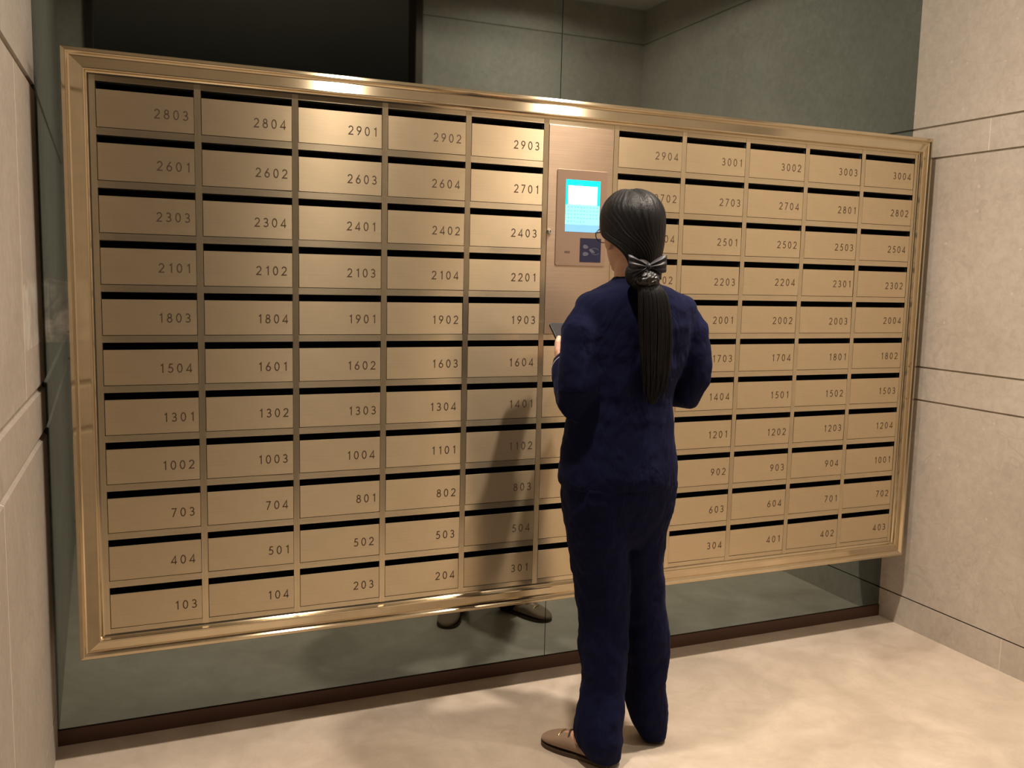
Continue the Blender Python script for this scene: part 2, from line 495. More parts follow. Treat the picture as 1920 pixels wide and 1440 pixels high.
# engraved numerals: stroke paths in a cell one unit high
def arc(cx, cy, rx, ry, a0, a1, n=14):
    return [(cx + rx*math.cos(math.radians(a0 + (a1-a0)*i/n)), cy + ry*math.sin(math.radians(a0 + (a1-a0)*i/n))) for i in range(n + 1)]
GLYPH = {
    '0': (0.56, [arc(0.28, 0.5, 0.23, 0.445, 90, 450, 28)]),
    '1': (0.34, [[(0.05, 0.775), (0.245, 0.935), (0.245, 0.0)]]),
    '2': (0.56, [arc(0.28, 0.69, 0.225, 0.255, 168, -38) + [(0.05, 0.055), (0.56, 0.055)]]),
    '3': (0.54, [arc(0.25, 0.725, 0.195, 0.22, 155, -90, 14) + arc(0.25, 0.28, 0.235, 0.225, 90, -150, 16)[1:]]),
    '4': (0.60, [[(0.445, 0.0), (0.445, 0.93), (0.035, 0.235), (0.60, 0.235)]]),
    '5': (0.54, [[(0.50, 0.945), (0.20, 0.945), (0.125, 0.565)] + arc(0.25, 0.33, 0.245, 0.27, 115, -145, 16)]),
    '6': (0.56, [[(0.42, 0.985), (0.085, 0.46)], arc(0.28, 0.30, 0.225, 0.25, 90, 450, 24)]),
    '7': (0.54, [[(0.02, 0.945), (0.48, 0.945), (0.14, 0.0)]]),
    '8': (0.54, [arc(0.27, 0.735, 0.175, 0.205, 90, 450, 22), arc(0.27, 0.285, 0.225, 0.235, 90, 450, 24)]),
    '9': (0.56, [arc(0.28, 0.70, 0.225, 0.25, 90, 450, 24), [(0.475, 0.54), (0.14, 0.015)]]),
}
def stroke(mb, pts, w, to3, th):
    n = len(pts); L, Rr = [], []
    closed = math.hypot(pts[0][0]-pts[-1][0], pts[0][1]-pts[-1][1]) < 1e-6
    for i in range(n):
        a = pts[i-1] if i else (pts[-2] if closed else pts[0]); b = pts[i]; c = pts[i+1] if i < n-1 else (pts[1] if closed else pts[-1])
        d0 = (b[0]-a[0], b[1]-a[1]); d1 = (c[0]-b[0], c[1]-b[1])
        l0 = math.hypot(*d0); l1 = math.hypot(*d1)
        n0 = (-d0[1]/l0, d0[0]/l0) if l0 > 1e-9 else None; n1 = (-d1[1]/l1, d1[0]/l1) if l1 > 1e-9 else None
        if n0 is None: n0 = n1
        if n1 is None: n1 = n0
        mx, my = n0[0]+n1[0], n0[1]+n1[1]; ml = math.hypot(mx, my) or 1
        mx, my = mx/ml, my/ml
        k = w / max(0.42, mx*n0[0] + my*n0[1])
        L.append((b[0]+mx*k, b[1]+my*k)); Rr.append((b[0]-mx*k, b[1]-my*k))
    vs = [to3(x, y, th) for x, y in L] + [to3(x, y, th) for x, y in Rr] + [to3(x, y, 0) for x, y in L] + [to3(x, y, 0) for x, y in Rr]
    fs = []
    for i in range(n - 1):
        fs += [(i, i+1, n+i+1, n+i), (2*n+i, 2*n+i+1, i+1, i), (n+i, n+i+1, 3*n+i+1, 3*n+i)]
    mb.add(vs, fs)
def number_mesh(text, right, zc, h=0.0250, y=0.0, th=0.0003):
    mb = MB(); x = 0.0; items = []
    for ch in text:
        w, st = GLYPH[ch]
        items.append((x + (0.10 if ch == '1' else 0.0), st)); x += w + (0.52 if ch == '1' else 0.385)
        last = x - (0.52 if ch == '1' else 0.385) + (0.10 if ch == '1' else 0)
    ox = right - last * h
    for gx, st in items:
        for path in st:
            stroke(mb, path, 0.058, lambda px, py, d, gx=gx: (ox + (gx + px) * h, y - d, zc + (py - 0.5) * h), th)
    return mb

NUMBERS = ['2803 2804 2901 2902 2903 - 2904 3001 3002 3003 3004', '2601 2602 2603 2604 2701 - 2702 2703 2704 2801 2802',
           '2303 2304 2401 2402 2403 - 2404 2501 2502 2503 2504', '2101 2102 2103 2104 2201 - 2202 2203 2204 2301 2302',
           '1803 1804 1901 1902 1903 - 1904 2001 2002 2003 2004', '1504 1601 1602 1603 1604 1701 1702 1703 1704 1801 1802',
           '1301 1302 1303 1304 1401 1402 1403 1404 1501 1502 1503', '1002 1003 1004 1101 1102 1103 1104 1201 1202 1203 1204',
           '703 704 801 802 803 804 901 902 903 904 1001', '404 501 502 503 504 601 602 603 604 701 702',
           '103 104 203 204 301 302 303 304 401 402 403']
ORD = ['first', 'second', 'third', 'fourth', 'fifth', 'sixth', 'seventh', 'eighth', 'ninth', 'tenth', 'eleventh']
def row_word(r): return 'top row' if r == 0 else 'bottom row' if r == 10 else ORD[r] + ' row'
def col_word(c): return 'leftmost column' if c == 0 else 'rightmost column' if c == 10 else 'middle column below the screen panel' if c == 5 else ORD[c] + ' column from the left'

def body_mesh(w):
    mb = MB(); d0, d1, t = 0.0045, 0.130, 0.0008
    hw = w / 2 - 0.0010; z0, z1 = 0.0006, OH - 0.0006
    mb.box(-hw, hw, d1 - t, d1, z0, z1)
    mb.box(-hw, -hw + t, d0, d1 - t, z0, z1); mb.box(hw - t, hw, d0, d1 - t, z0, z1)
    mb.box(-hw + t, hw - t, d0, d1 - t, z0, z0 + t); mb.box(-hw + t, hw - t, d0, d1 - t, z1 - t, z1)
    return mb.mesh('mailbox_body', M_BOX_IN)
def door_mesh(w):
    mb = MB(); mb.box(-w/2 + 0.0016, w/2 - 0.0010, 0.0, 0.0030, 0.0016, OH - SLOT)
    return mb.mesh('door', M_DOOR)
BODY = {5: body_mesh(0.2293), 0: body_mesh(OW)}
DOOR = {5: door_mesh(0.2293), 0: door_mesh(OW)}
rng = random.Random(3)
for r, line in enumerate(NUMBERS):
    for c, txt in enumerate(line.split()):
        if txt == '-': continue
        x0, x1 = col_x(c); z0, z1 = row_z(r); k = 5 if c == 5 else 0
        box = empty('mailbox', ((x0 + x1) / 2, GY, z0), 'bronze mailbox numbered %s, %s, %s' % (txt, row_word(r), col_word(c)), 'mailbox', 'numbered mailboxes in the wall frame')
        b = bpy.data.objects.new('mailbox_body', BODY[k]); COL.objects.link(b); b.parent = box
        d = bpy.data.objects.new('door', DOOR[k]); COL.objects.link(d); d.parent = box
        d.location = (0, -0.0002 + rng.uniform(-0.0003, 0.0004), 0)
        d.rotation_euler = (math.radians(rng.gauss(0, 0.35)), 0, math.radians(max(-0.5, min(0.5, rng.gauss(0, 0.28)))))
        w = x1 - x0
        nm = number_mesh(txt, w/2 - 0.0150 + rng.uniform(-0.003, 0.002), 0.0455 + rng.uniform(-0.002, 0.002)).obj('door_number', M_INK, d)

# ------------------------------------------------------------------ control panel with the touch screen
PZ0, PZ1 = 1.1870, TOP - 0.0008
cp = empty('control_panel', ((PX0 + PX1) / 2, GY, PZ0), 'tall bronze panel with lit touch screen and card reader set among the mailboxes', 'control panel')
def cp_obj(mb, name, mats, parent=None, **k):
    o = mb.obj(name, mats, parent or cp, **k)
    o.data.transform(Matrix.Translation(-Vector(cp.location)))
    return o
mb = MB(); mb.box(PX0 + 0.0014, PX1 - 0.0014, GY - 0.0012, GY + 0.004, PZ0, PZ1)
cp_obj(mb, 'door', M_PANEL, bevel=0.0006)
def rounded(x0, x1, z0, z1, r, n=5):
    pts = []
    for cx, cz, a0 in ((x1-r, z1-r, 0), (x0+r, z1-r, 90), (x0+r, z0+r, 180), (x1-r, z0+r, 270)):
        for i in range(n + 1):
            a = math.radians(a0 + 90*i/n); pts.append((cx + r*math.cos(a), cz + r*math.sin(a)))
    return pts
def slab_xz(mb, pts, y0, y1, mi=0):
    mb.loft([[(x, y0, z) for x, z in pts], [(x, y1, z) for x, z in pts]], mi)
mb = MB(); slab_xz(mb, rounded(1.3065, 1.4835, 1.4035, 1.7015, 0.005), GY - 0.0040, GY - 0.0012)
bez = cp_obj(mb, 'bezel', M_BEZEL, bevel=0.0008)
M_SCR_CYAN = plain('screen_cyan', (0, 0.05, 0.06), 0.2, 0, (0.0, 0.78, 0.92), 1.5)
M_SCR_WHITE = plain('screen_white', (0.05, 0.05, 0.05), 0.2, 0, (0.93, 1.0, 1.0), 2.4)
M_SCR_KEYS = plain('screen_keyboard', (0.05, 0.05, 0.05), 0.2, 0, (0.28, 0.93, 0.93), 1.2)
M_SCR_LIL = plain('screen_lilac', (0.05, 0.05, 0.05), 0.2, 0, (0.20, 0.50, 0.92), 1.1)
M_SCR_TXT = plain('screen_text', (0.02, 0.1, 0.12), 0.3, 0, (0.06, 0.42, 0.45), 0.9)
SY = GY - 0.0046
mb = MB()
sx0, sx1, sz0, sz1 = 1.337, 1.458, 1.5095, 1.6705
def strip(x0, x1, z0, z1, mi, y=SY, t=0.0008): mb.box(x0, x1, y, y + t, z0, z1, mi)
strip(sx0, sx1, 1.5935, sz1, 0)
strip(sx0 + 0.0075, sx1 - 0.0105, 1.5945, 1.6525, 1, SY - 0.0002)
strip(sx0, sx1, 1.5325, 1.5935, 2)
strip(sx0, sx1, sz0, 1.5325, 3)
strip(sx0 + 0.037, sx0 + 0.058, 1.6548, 1.6575, 4, SY - 0.0003)
rg = random.Random(5)
for i in range(5):
    z = 1.5865 - i * 0.0112
    for j in range(10 if i < 4 else 6):
        w = rg.uniform(0.0040, 0.0065)
        x = sx0 + 0.0075 + j * 0.0112
        strip(x, x + w, z, z + 0.0014, 4, SY - 0.0002)
        strip(x + 0.001, x + w * 0.7, z - 0.0018, z - 0.0006, 4, SY - 0.0002)
cp_obj(mb, 'touch_screen', [M_SCR_CYAN, M_SCR_WHITE, M_SCR_KEYS, M_SCR_LIL, M_SCR_TXT])
M_NAVY = plain('navy_reader_glass', (0.014, 0.016, 0.045), 0.25)
M_ICON = plain('grey_reader_icon', (0.085, 0.085, 0.115), 0.6)
mb = MB(); mb.box(1.392, 1.467, GY - 0.0047, GY - 0.0036, 1.416, 1.491)
rd = cp_obj(mb, 'card_reader', M_NAVY)
mb = MB()
def leaf(cx, cz, a, b, rot, mi=0):
    pts = []
    for i in range(20):
        t = 2*math.pi*i/20; x = a*math.cos(t); z = b*math.sin(t) * (1 - 0.25*math.cos(t))
        c, s = math.cos(rot), math.sin(rot); pts.append((cx + x*c - z*s, cz + x*s + z*c))
    slab_xz(mb, pts, GY - 0.0052, GY - 0.0046, mi)
leaf(1.4120, 1.4640, 0.0095, 0.0062, -0.15); leaf(1.4125, 1.4415, 0.0105, 0.0064, 0.05); leaf(1.4350, 1.4510, 0.0110, 0.0046, -0.5)
def curve2(pts, w):
    stroke(mb, pts, w, lambda x, z, d: (x, GY - 0.0047 - d, z), 0.0004)
curve2(arc(1.444, 1.4535, 0.014, 0.007, 150, 10, 10), 0.0007); curve2(arc(1.447, 1.4480, 0.014, 0.008, 190, 340, 10), 0.0007)
ic = cp_obj(mb, 'reader_icon', M_ICON, rd)
mb = MB()
for z in (1.4475, 1.4435): mb.box(1.338, 1.357, GY - 0.0043, GY - 0.0038, z - 0.0008, z + 0.0008)
cp_obj(mb, 'speaker_slot', M_BLACK)
mb = MB(); n = 28
for rr, y0, y1 in ((0.0085, -0.0012, -0.006), (0.0062, -0.006, -0.0095)):
    mb.loft([[(1.2845 + rr*math.cos(2*math.pi*j/n), GY + y, 1.507 + rr*math.sin(2*math.pi*j/n)) for j in range(n)] for y in (y0, y1)])
lk = cp_obj(mb, 'lock', M_CHROME, bevel=0.0008)
mb = MB(); mb.box(1.2832, 1.2858, GY - 0.0101, GY - 0.0090, 1.5035, 1.5105)
cp_obj(mb, 'keyhole', M_BLACK, lk)

# ------------------------------------------------------------------ the woman at the panel
def skin_mat():
    m, nt, b = new_mat('skin')
    n = noise(nt, 40, 4, 0.6, coords(nt))
    r = ramp(nt, n.outputs['Fac'], [(0.3, (0.56, 0.33, 0.235)), (0.7, (0.66, 0.42, 0.32))])
    nt.links.new(r.outputs['Color'], b.inputs['Base Color'])
    b.inputs['Roughness'].default_value = 0.5
    b.inputs['Subsurface Weight'].default_value = 0.08
    b.inputs['Subsurface Radius'].default_value = (0.01, 0.004, 0.002)
    return m
def cloth_mat(name, color, wrinkle=0.5, scale=(9, 9, 5)):
    m, nt, b = new_mat(name)
    v = coords(nt)
    n0 = noise(nt, 600, 2, 0.5, v)
    r = ramp(nt, n0.outputs['Fac'], [(0.3, tuple(c * 0.8 for c in color)), (0.7, tuple(c * 1.2 for c in color))])
    nt.links.new(r.outputs['Color'], b.inputs['Base Color'])
    b.inputs['Roughness'].default_value = 0.9
    b.inputs['Sheen Weight'].default_value = 0.03
    b.inputs['Sheen Roughness'].default_value = 0.5
    b.inputs['Sheen Tint'].default_value = (0.35, 0.4, 0.9, 1)
    b.inputs['Specular IOR Level'].default_value = 0.10
    n1 = noise(nt, 1.0, 4, 0.55, coords(nt, 'Object', scale), 0.7)
    bp = nt.nodes.new('ShaderNodeBump'); bp.inputs['Strength'].default_value = wrinkle; bp.inputs['Distance'].default_value = 0.03
    nt.links.new(n1.outputs['Fac'], bp.inputs['Height'])
    b2 = nt.nodes.new('ShaderNodeBump'); b2.inputs['Strength'].default_value = 0.1; b2.inputs['Distance'].default_value = 0.002
    nt.links.new(n0.outputs['Fac'], b2.inputs['Height']); nt.links.new(bp.outputs['Normal'], b2.inputs['Normal'])
    nt.links.new(b2.outputs['Normal'], b.inputs['Normal'])
    return m
def hair_mat():
    m, nt, b = new_mat('black_hair')
    n = noise(nt, 1.0, 3, 0.6, coords(nt, 'Object', (160, 160, 9)), 0.4)
    r = ramp(nt, n.outputs['Fac'], [(0.3, (0.0030, 0.0030, 0.0042)), (0.7, (0.0075, 0.0070, 0.0080))])
    nt.links.new(r.outputs['Color'], b.inputs['Base Color'])
    b.inputs['Roughness'].default_value = 0.50
    b.inputs['Specular IOR Level'].default_value = 0.22
    bp = nt.nodes.new('ShaderNodeBump'); bp.inputs['Strength'].default_value = 0.5; bp.inputs['Distance'].default_value = 0.004
    nt.links.new(n.outputs['Fac'], bp.inputs['Height']); nt.links.new(bp.outputs['Normal'], b.inputs['Normal'])
    return m
M_SKIN = skin_mat()
NAVY = (0.0042, 0.0058, 0.0270)
M_JACKET = cloth_mat('navy_suit_wool', NAVY, 0.55)
M_TROUSER = cloth_mat('navy_trouser_wool', NAVY, 0.5, (11, 11, 4))
M_HAIR = hair_mat()
M_SATIN = plain('black_satin_ribbon', (0.022, 0.022, 0.030), 0.5, spec=0.35)
M_NET = plain('black_hair_net', (0.012, 0.012, 0.014), 0.45)
M_WHITE = plain('white_piping', (0.75, 0.75, 0.78), 0.6)
M_SUEDE = plain('taupe_suede', (0.30, 0.205, 0.14), 0.85, sheen=0.2)
M_SOLE = plain('dark_brown_sole', (0.06, 0.035, 0.02), 0.6)
M_GOLD = plain('gold_metal', (0.85, 0.62, 0.32), 0.25, 1.0)
M_PHONE = plain('black_phone_case', (0.020, 0.020, 0.022), 0.38)
M_PHONE_SCR = plain('dark_phone_glass', (0.035, 0.036, 0.040), 0.22)
M_GLASSES = plain('dark_spectacle_frame', (0.02, 0.015, 0.02), 0.3)
M_EYE = plain('eye_white', (0.75, 0.73, 0.70), 0.2)

PXc, PYc = 1.340, -0.560
person = empty('person', (PXc, PYc, 0.0), 'person in a navy trouser suit with long black ponytail standing at the lit screen', 'person')
ORG = Vector(person.location)

def settle(o, voxel, smooth=6, factor=0.5, folds=None):
    """one continuous surface from overlapping closed shapes"""
    md = o.modifiers.new('remesh', 'REMESH'); md.mode = 'VOXEL'; md.voxel_size = voxel; md.use_smooth_shade = True
    if smooth:
        sm = o.modifiers.new('smooth', 'SMOOTH'); sm.iterations = smooth; sm.factor = factor
    if folds:
        for name, size, strength in folds:
            tx = bpy.data.textures.new(name, 'CLOUDS'); tx.noise_scale = size; tx.noise_depth = 2
            dm = o.modifiers.new(name, 'DISPLACE'); dm.texture = tx; dm.strength = strength; dm.mid_level = 0.5; dm.texture_coords = 'LOCAL'
    bpy.context.view_layer.update()
    dg = bpy.context.evaluated_depsgraph_get()
    me = bpy.data.meshes.new_from_object(o.evaluated_get(dg))
    o.modifiers.clear()
    old = o.data; o.data = me; bpy.data.meshes.remove(old)
    o.data.polygons.foreach_set('use_smooth', [True] * len(o.data.polygons))
    return o
def p_obj(mb, name, mats, parent=None, **k):
    o = mb.obj(name, mats, parent or person, **k)
    o.data.transform(Matrix.Translation(-ORG))
    return o

def ering(cx, cy, z, a, b, n=40, p=2.3, back=None):
    """super-ellipse ring: a across, b front to back"""
    out = []
    for j in range(n):
        t = 2*math.pi*j/n; c, s = math.cos(t), math.sin(t)
        bb = back if (back is not None and s < 0) else b
        out.append((cx + a*math.copysign(abs(c)**(2/p), c), cy + bb*math.copysign(abs(s)**(2/p), s), z))
    return out
def column(mb, rows, sub=4, n=40, p=2.3):
    mb.loft([ering(cx, cy, z, a, b, n, p) for z, cx, cy, a, b in cr(rows, sub)])

# --- arms (shared by the body and the sleeves)
L_SH, L_EL, L_WR = (1.232, -0.563, 1.255), (1.186, -0.585, 1.030), (1.260, -0.378, 1.128)
R_SH, R_EL, R_WR = (1.492, -0.560, 1.255), (1.545, -0.565, 1.045), (1.435, -0.385, 1.110)

# --- phone frame (also carries the left hand)
PH_C = Vector((1.290, -0.292, 1.172))
PH_U = Vector((-0.085, 0.70, 0.71)).normalized()
PH_W = (Vector((0.98, 0.20, 0.0)) - PH_U * Vector((0.98, 0.20, 0.0)).dot(PH_U)).normalized()
PH_N = PH_W.cross(PH_U).normalized()
if PH_N.y > 0: PH_N = -PH_N
def ph(a, b, c): return tuple(PH_C + PH_W*a + PH_U*b + PH_N*c)

HC = Vector((1.350, -0.552, 1.382))      # under the chin, on the head's axis
HEAD = [(0.000, .016, .068, -.030), (0.008, .034, .080, .010), (0.025, .046, .086, .040), (0.050, .058, .086, .056), (0.080, .066, .087, .076),
        (0.110, .071, .084, .090), (0.150, .074, .086, .096), (0.180, .069, .074, .086), (0.203, .054, .054, .064), (0.217, .032, .030, .036), (0.222, .010, .010, .012)]
mb = MB()
mb.loft([[(HC.x + a*math.cos(t), HC.y + (f if math.sin(t) > 0 else bk)*math.sin(t), HC.z + z)
          for t in [2*math.pi*j/36 for j in range(36)]] for z, a, f, bk in cr(HEAD, 3)])
mb.tube([HC + Vector((0, .080, .112)), HC + Vector((0, .098, .088)), HC + Vector((0, .104, .078))], [.008, .010, .012], 12)     # nose
for sx in (-1, 1):
    mb.ell(HC + Vector((sx*.009, .094, .075)), (.007, .009, .006), nu=10, nv=6)
    mb.ell(HC + Vector((sx*.074, -.004, .090)), (.010, .019, .031), nu=14, nv=8)                                              # ears
    mb.ell(HC + Vector((sx*.031, .074, .123)), (.022, .012, .007), nu=14, nv=8)                                               # brows
mb.ell(HC + Vector((0, .086, .050)), (.022, .008, .005), nu=14, nv=6)
mb.ell(HC + Vector((0, .084, .041)), (.019, .009, .006), nu=14, nv=6)
mb.ell(HC + Vector((0, .074, .014)), (.020, .014, .012), nu=14, nv=6)
# neck, trunk, legs (inside the suit)
column(mb, [(1.43, 1.350, -.570, .050, .054), (1.39, 1.348, -.570, .049, .053), (1.355, 1.348, -.566, .051, .054), (1.325, 1.352, -.562, .075, .060), (1.29, 1.360, -.562, .115, .065),
            (1.20, 1.355, -.560, .130, .085), (1.05, 1.340, -.560, .115, .080), (0.92, 1.330, -.560, .130, .090), (0.80, 1.332, -.560, .140, .095), (0.68, 1.338, -.560, .120, .085)])
mb.tube([(1.275, -.562, .80), (1.284, -.565, .42), (1.281, -.612, .09), (1.282, -.625, .045)], [.070, .048, .035, .034], 18)
mb.tube([(1.395, -.560, .80), (1.428, -.558, .42), (1.464, -.556, .09), (1.468, -.560, .045)], [.065, .045, .033, .032], 18)
# feet
L_HEEL, L_TOE = Vector((1.292, -0.655, 0)), Vector((1.172, -0.452, 0))
R_HEEL, R_TOE = Vector((1.470, -0.590, 0)), Vector((1.590, -0.386, 0))
for hl, to in ((L_HEEL, L_TOE), (R_HEEL, R_TOE)):
    d = to - hl
    mb.tube([hl + d*.16 + Vector((0,0,.045)), hl + d*.36 + Vector((0,0,.050)), hl + d*.55 + Vector((0,0,.034)), hl + d*.82 + Vector((0,0,.022))], [.030, .031, .027, .016], 16)
# arms
mb.tube([L_SH, L_EL], [.042, .033], 16); mb.tube([L_EL, (1.222, -.475, 1.085), L_WR], [.033, .033, .026], 16)
mb.tube([R_SH, R_EL], [.042, .033], 16); mb.tube([R_EL, (1.492, -.470, 1.080), R_WR], [.033, .033, .026], 16)
# left hand round the phone
mb.tube([L_WR, ph(-.010, -.100, -.024), ph(-.004, -.070, -.020), ph(0, -.030, -.0215)], [.025, .026, .030, .026], 18, flat=.45, ref=PH_N)
mb.ell(ph(.004, -.045, -.0215), (.033, .030, .012), nu=18, nv=10, mat=Matrix((PH_W, PH_U, PH_N)).transposed())
for i, (ln, rr) in enumerate(((.92, .0080), (1.0, .0082), (.95, .0078), (.80, .0068))):
    q = -.016 - .0185 * i
    mb.tube([ph(.016, q - .004, -.0200), ph(.037, q, -.0170), ph(.0485, q + .002, -.003), ph(.0455, q + .003, .0115), ph(.044 - .016*ln, q + .004, .0150)],
            [rr*1.1, rr*1.05, rr, rr*.95, rr*.86], 12)
mb.tube([ph(-.022, -.084, -.024), ph(-.0475, -.060, -.015), ph(-.0520, -.036, .000), ph(-.0485, -.014, .0125), ph(-.038, .002, .0160)], [.015, .0125, .0105, .0095, .0082], 14)
# right hand, loosely curled beside the phone
RH = Vector((1.400, -.335, 1.125)); ru = (RH - Vector(R_WR)).normalized(); rw = Vector((0.35, .25, .9)); rw = (rw - ru*rw.dot(ru)).normalized(); rn = ru.cross(rw)
def rh(a, b, c): return tuple(RH + rw*a + ru*b + rn*c)
mb.tube([R_WR, rh(0, -.028, 0), rh(0, .010, 0), rh(0, .030, 0)], [.025, .028, .034, .030], 18, flat=.42, ref=rn)
for i, (ln, rr) in enumerate(((.95, .0080), (1.0, .0082), (.95, .0078), (.78, .0068))):
    a = .027 - .018 * i
    mb.tube([rh(a*.9, .018, 0), rh(a, .045, .001), rh(a, .045 + .028*ln, .014), rh(a*.98, .050 + .026*ln, .034), rh(a*.95, .036 + .018*ln, .046)], [rr*1.1, rr*1.04, rr, rr*.94, rr*.85], 12)
mb.tube([rh(.022, -.018, .004), rh(.042, .006, .012), rh(.044, .030, .024), rh(.036, .048, .034)], [.014, .012, .0102, .0085], 14)
body = p_obj(mb, 'body', M_SKIN)
settle(body, 0.0036, 5, 0.5)
# eyes and glasses
for sx in (-1, 1):
    mb = MB(); mb.ell(HC + Vector((sx*.031, .077, .108)), (.0125, .0085, .0075), 0, 16, 10)
    mb.ell(HC + Vector((sx*.031, .0842, .108)), (.0052, .0022, .0052), 1, 12, 6)
    p_obj(mb, 'eye', [M_EYE, M_BLACK], smooth=True)
mb = MB()
for sx in (-1, 1):
    c = HC + Vector((sx*.034, .103, .105))
    mb.tube([c + Vector((.027*math.cos(2*math.pi*j/28), -.006*abs(math.cos(2*math.pi*j/28)), .020*math.sin(2*math.pi*j/28))) for j in range(29)], [.0014]*29, 8, ends=False)
    mb.tube([c + Vector((sx*.027, -.004, .006)), HC + Vector((sx*.079, .060, .110)), HC + Vector((sx*.083, .000, .110)), HC + Vector((sx*.082, -.018, .095))], [.0020]*4, 8)
mb.tube([HC + Vector((-.008, .104, .108)), HC + Vector((0, .108, .112)), HC + Vector((.008, .104, .108))], [.0014]*3, 8)
p_obj(mb, 'glasses', M_GLASSES, smooth=True)

# --- jacket
mb = MB()
column(mb, [(1.372, 1.350, -.574, .052, .058), (1.356, 1.350, -.572, .064, .066), (1.338, 1.358, -.568, .112, .080), (1.316, 1.365, -.565, .165, .092), (1.285, 1.367, -.563, .183, .102),
            (1.220, 1.362, -.560, .176, .113), (1.12, 1.348, -.560, .160, .114), (1.045, 1.332, -.562, .150, .110), (0.97, 1.328, -.562, .154, .112), (0.89, 1.329, -.562, .167, .122),
            (0.83, 1.330, -.562, .173, .128), (0.792, 1.331, -.562, .172, .126)])
mb.tube([(1.236, -.563, 1.270), (1.202, -.570, 1.222), (1.187, -.585, 1.120), (1.184, -.592, 1.060), L_EL, (1.196, -.540, 1.045), (1.220, -.470, 1.085), (1.238, -.415, 1.118)],
        [.056, .062, .061, .060, .058, .058, .056, .050], 24, ends=False)
mb.tube([(1.496, -.560, 1.270), (1.530, -.565, 1.222), (1.549, -.570, 1.130), (1.553, -.572, 1.080), R_EL, (1.528, -.520, 1.052), (1.492, -.460, 1.078), (1.462, -.420, 1.098)],
        [.057, .062, .060, .057, .055, .053, .049, .045], 24, ends=False)
jacket = p_obj(mb, 'jacket', M_JACKET)
settle(jacket, 0.0055, 8, 0.5, [('soft_folds', 0.09, 0.012), ('fine_folds', 0.035, 0.004)])
# white piping on the left cuff and the left shoulder
def ring_on(c, d, r, tube_r, a0=0, a1=360, n=36):
    d = Vector(d).normalized(); u = d.orthogonal().normalized(); w = d.cross(u)
    return [Vector(c) + u*r*math.cos(math.radians(a0 + (a1-a0)*i/n)) + w*r*math.sin(math.radians(a0 + (a1-a0)*i/n)) for i in range(n + 1)]
for wr, el, cc, rr in ((Vector(L_WR), Vector((1.220, -.470, 1.085)), Vector((1.2285, -.444, 1.1015)), .0550), (Vector(R_WR), Vector((1.492, -.460, 1.078)), Vector((1.480, -.442, 1.087)), .0465)):
    mb = MB(); pts = ring_on(cc, wr - el, rr, .0012); mb.tube(pts, [.0013] * len(pts), 8, ends=False)
    tag(p_obj(mb, 'cuff_piping', M_WHITE, jacket, smooth=True), 'thin white piping round the cuff')
mb = MB(); mb.tube([(1.232, -.520, 1.3175), (1.245, -.540, 1.3275), (1.258, -.565, 1.3335)], [.0016]*3, 8)
tag(p_obj(mb, 'shoulder_piping', M_WHITE, jacket, smooth=True), 'short white piping on the shoulder')

# --- trousers
mb = MB()
column(mb, [(0.90, 1.330, -.562, .152, .108), (0.82, 1.331, -.562, .168, .122), (0.77, 1.331, -.562, .166, .120), (0.70, 1.333, -.562, .156, .108), (0.65, 1.336, -.562, .140, .09), (0.62, 1.338, -.562, .12, .075)])
column(mb, [(0.80, 1.250, -.563, .086, .112), (0.72, 1.258, -.563, .088, .104), (0.60, 1.274, -.564, .082, .092), (0.50, 1.288, -.565, .0755, .083), (0.376, 1.297, -.568, .0695, .078),
            (0.317, 1.296, -.574, .0690, .078), (0.212, 1.292, -.588, .0600, .070), (0.134, 1.276, -.602, .0645, .074), (0.074, 1.270, -.608, .0660, .078), (0.038, 1.275, -.612, .0590, .070), (0.012, 1.284, -.622, .046, .055)], p=2.1)
column(mb, [(0.80, 1.416, -.560, .086, .112), (0.742, 1.412, -.560, .086, .104), (0.645, 1.402, -.560, .078, .090), (0.569, 1.406, -.558, .072, .082), (0.477, 1.420, -.558, .067, .075), (0.404, 1.433, -.558, .0665, .074), (0.34, 1.444, -.558, .0665, .074),
            (0.248, 1.455, -.555, .0620, .070), (0.17, 1.454, -.552, .0575, .067), (0.109, 1.463, -.550, .0620, .070), (0.056, 1.471, -.552, .0510, .062), (0.010, 1.478, -.566, .036, .048)], p=2.1)
tr = p_obj(mb, 'trousers', M_TROUSER)
settle(tr, 0.0055, 6, 0.5, [('leg_folds', 0.07, 0.012), ('knee_folds', 0.03, 0.005)])

